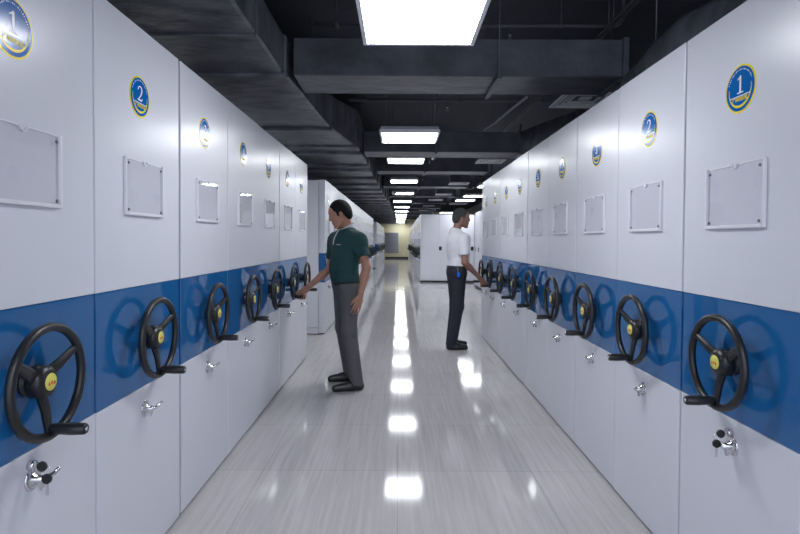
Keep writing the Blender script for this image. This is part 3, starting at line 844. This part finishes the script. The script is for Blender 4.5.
    if 'logo' in opts:
        y_, z_ = opts['logo']; o = patch('chest_logo', 'collar_grey', .004, y_ - .028, y_ + .028, z_ - .004, z_ + .004); o['label'] = 'small pale embroidered mark'
    C = Field(nk - .16, nk + .16, .004)
    a0 = nk + np.array([-.016, 0, -.062]); a1_ = nk + (hp(-.03, 0, -.055) - nk) * .75; C.cone(a0, a1_, .102, .062, .01)
    I = Field(nk - .16, nk + .16, .004); I.cone(a0 - (a1_ - a0), a1_ + (a1_ - a0), .134, .014, .01)
    C.v = np.maximum(C.v, -I.v - .004)
    up_ = (a1_ - a0) / np.linalg.norm(a1_ - a0)
    C.clip(lambda X, Y, Z: np.maximum((X - nk[0]) * up_[0] + (Y - nk[1]) * up_[1] + (Z - nk[2]) * up_[2] - .022 + .35 * np.maximum(X - nk[0], 0),
                                     -.052 - .25 * np.maximum(X - nk[0], 0) - ((X - nk[0]) * up_[0] + (Y - nk[1]) * up_[1] + (Z - nk[2]) * up_[2])))
    C.clip(lambda X, Y, Z: .008 - np.abs(Y - nk[1]) + np.where(X > nk[0] + .02, 0, -1))
    link('collar', C.mesh('collar', [mats['collar']]), root)
    # ---- trousers, belt, shoes
    R = Field(lo, hi, .006); we = opts['waist']
    R.ell(pe, (.112 * sx + .012, .158 * sx + .010, .135), .05); R.ell(be, (.118 * sx + .008, .152 * sx + .008, .17), .05)
    for s in 'LR':
        R.cone(hip[s], knee[s], .094, .070, .04); an = ank[s] + np.array([-.005, 0, -.03])
        R.cone(knee[s], an, .070, .062, .03, cut=(an + np.array([0, 0, -.008]), (.12, 0, -1)))
    R.clip(lambda X, Y, Z: Z - we)
    link('trousers', R.mesh('trousers', [mats['trousers']]), root)
    G = Field(pe + np.array([-.25, -.25, -.02]), pe + np.array([.25, .25, .25]), .005)
    G.ell(pe, (.112 * sx + .017, .158 * sx + .015, .14), .05); G.ell(be, (.118 * sx + .013, .152 * sx + .013, .175), .05)
    G.clip(lambda X, Y, Z: np.abs(Z - we + .012) - .018)
    link('belt', G.mesh('belt', ['belt']), root)
    for s in 'LR':
        a, t = ank[s], toe[s]; d = t - a; d[2] = 0; L_ = np.linalg.norm(d); d /= L_
        F = Field(np.minimum(a, t) - np.array([.14, .14, .2]), np.maximum(a, t) + np.array([.14, .14, .1]), .005)
        heel = np.array([a[0], a[1], .038]) - d * .035
        F.cone(heel, np.array([a[0], a[1], .04]) + d * .06, .040, .044, .02)
        F.cone(np.array([a[0], a[1], .04]) + d * .06, np.array([a[0], a[1], .030]) + d * (L_ - .03), .045, .034, .03)
        F.cone(np.array([a[0], a[1], .05]), np.array([a[0], a[1], .10]), .044, .042, .02)
        F.clip(lambda X, Y, Z: np.maximum(.001 - Z, Z - .105))
        link('shoe', F.mesh('shoe', ['shoe']), root)
    return root, W

yg1 = YL0 + PL * 5.5; zg1 = (.756 + 1.182) / 2 - GR - .006
H1 = math.radians(205)
p1, W1 = person('man in dark green polo and grey trousers, looking down at a hand wheel', (-.50, 5.09), H1, dict(
    L=dict(sh=(-.07, .172, 1.382), el=(-.292, 4.845, 1.135), wr=(-.345, 4.83, .875), hand=dict(kind='relaxed', tip=(-.395, 4.83, .69), thumb=(1, 0, .3))),
    R=dict(sh=(.045, -.176, 1.385), wr=(-.868, yg1 - .01, .925), pole=(-.5, -.3, -.8), hand=dict(kind='grip', c=(-.947, yg1, zg1), axis=(-1, 0, 0), r=.017, far=1, dir=1)),
    hipL=(0, .092, .93), hipR=(0, -.092, .93), anL=(-.385, 4.93, .085), anR=(-.475, 5.27, .085), toeL=(-.60, 4.86, .03), toeR=(-.68, 5.20, .03),
    chest=(-.005, 0, 1.31), belly=(.022, 0, 1.12), pelvis=(0, 0, .975), neck=(-.005, -.005, 1.50), head=(.055, -.01, 1.615)),
    dict(skin='skin', hair='hair', shirt='polo_green', collar='collar_grey', trousers='trouser_grey'), math.radians(-18), math.radians(20),
    [(-.12, -.075), (-.055, -.068), (-.032, -.02), (-.018, .024), (.008, .022), (.014, -.012), (.027, -.008), (.036, .036), (.055, .050), (.075, .070), (.12, .088)],
    dict(hem=.985, waist=.978, sleeve=.66, placket=(0.0,), logo=(.085, 1.335), bulk=1.02, twist=math.radians(6)))

yg2 = YR0 + PR * 7.5; zg2 = (.748 + 1.168) / 2 - GR - .006
p2, W2 = person('man in white polo and navy trousers, standing straight at a right row hand wheel', (.737, 6.89), math.radians(14), dict(
    R=dict(sh=(.03, -.180, 1.405), wr=(.995, 6.735, .93), pole=(-.6, -.3, -.7), hand=dict(kind='grip', c=(1.068, yg2, zg2), axis=(1, 0, 0), r=.017, far=1, dir=1)),
    L=dict(sh=(.0, .180, 1.405), el=(.73, 7.14, 1.135), wr=(.82, 7.17, .895), hand=dict(kind='relaxed', tip=(.86, 7.17, .71), thumb=(-1, 0, .3))),
    hipL=(0, .092, .95), hipR=(0, -.092, .95), anL=(.685, 7.0, .085), anR=(.675, 6.78, .085), toeL=(.895, 7.06, .03), toeR=(.875, 6.80, .03),
    chest=(-.005, 0, 1.32), belly=(.025, 0, 1.14), pelvis=(0, 0, .99), neck=(0, 0, 1.505), head=(.058, 0, 1.655)),
    dict(skin='skin2', hair='hair2', shirt='polo_white', collar='polo_white', trousers='trouser_navy'), math.radians(-8), math.radians(3),
    [(-.12, -.06), (-.055, -.055), (-.032, -.01), (-.018, .026), (.008, .024), (.014, .0), (.026, .006), (.036, .045), (.055, .060), (.075, .078), (.12, .092)],
    dict(hem=1.055, waist=1.062, sleeve=.70, placket=(0.0,), bulk=1.02))

# blue key fob hanging at the white-shirted man's belt
fob = thing('key_fob', 'bright blue key fob on a short chain at the belt of the man in white', 'key fob', (.737, 6.89, 0), math.radians(14))
b = MB()
for i in range(5):
    b.tube([(-.058 + .003 * i + .006 * math.cos(a) * (i % 2), -.184 - .001 * i + .006 * math.cos(a) * ((i + 1) % 2), 1.058 - .017 * i + .011 * math.sin(a)) for a in [2 * PI * j / 10 for j in range(10)]], .002, 'chrome', 5, True)
b.build('chain', fob)
b = MB(); b.box((-.062, -.203, .925), (-.026, -.188, .982), 'fob_blue', .006, seg=2); o = b.build('fob', fob); o['label'] = 'bright blue plastic fob'

# ------------------------------------------------------------------ world, camera, look
w = bpy.data.worlds.new('World'); S.world = w; w.use_nodes = True
w.node_tree.nodes['Background'].inputs[0].default_value = (.62, .68, .80, 1); w.node_tree.nodes['Background'].inputs[1].default_value = 1.9

cam = bpy.data.cameras.new('Camera'); co = bpy.data.objects.new('Camera', cam); COL.objects.link(co); S.camera = co
cam.sensor_width = 36; cam.lens = 540 / 800 * 36; cam.clip_start = .02
co.matrix_world = Matrix.Translation((0, 0, CAM_H)) @ Matrix.Rotation(math.radians(90 - 1.26), 4, 'X') @ Matrix.Rotation(math.radians(.35), 4, 'Z')
cam.shift_x = 1 / 800; cam.shift_y = -15.1 / 800

S.view_settings.view_transform = 'Standard'; S.view_settings.look = 'None'; S.view_settings.gamma = 1
S.view_settings.use_curve_mapping = False; S.view_settings.exposure = 0.27
S.cycles.use_denoising = True
S.cycles.max_bounces = 8; S.cycles.diffuse_bounces = 4; S.cycles.glossy_bounces = 4; S.cycles.transparent_max_bounces = 8
S.cycles.sample_clamp_indirect = 4
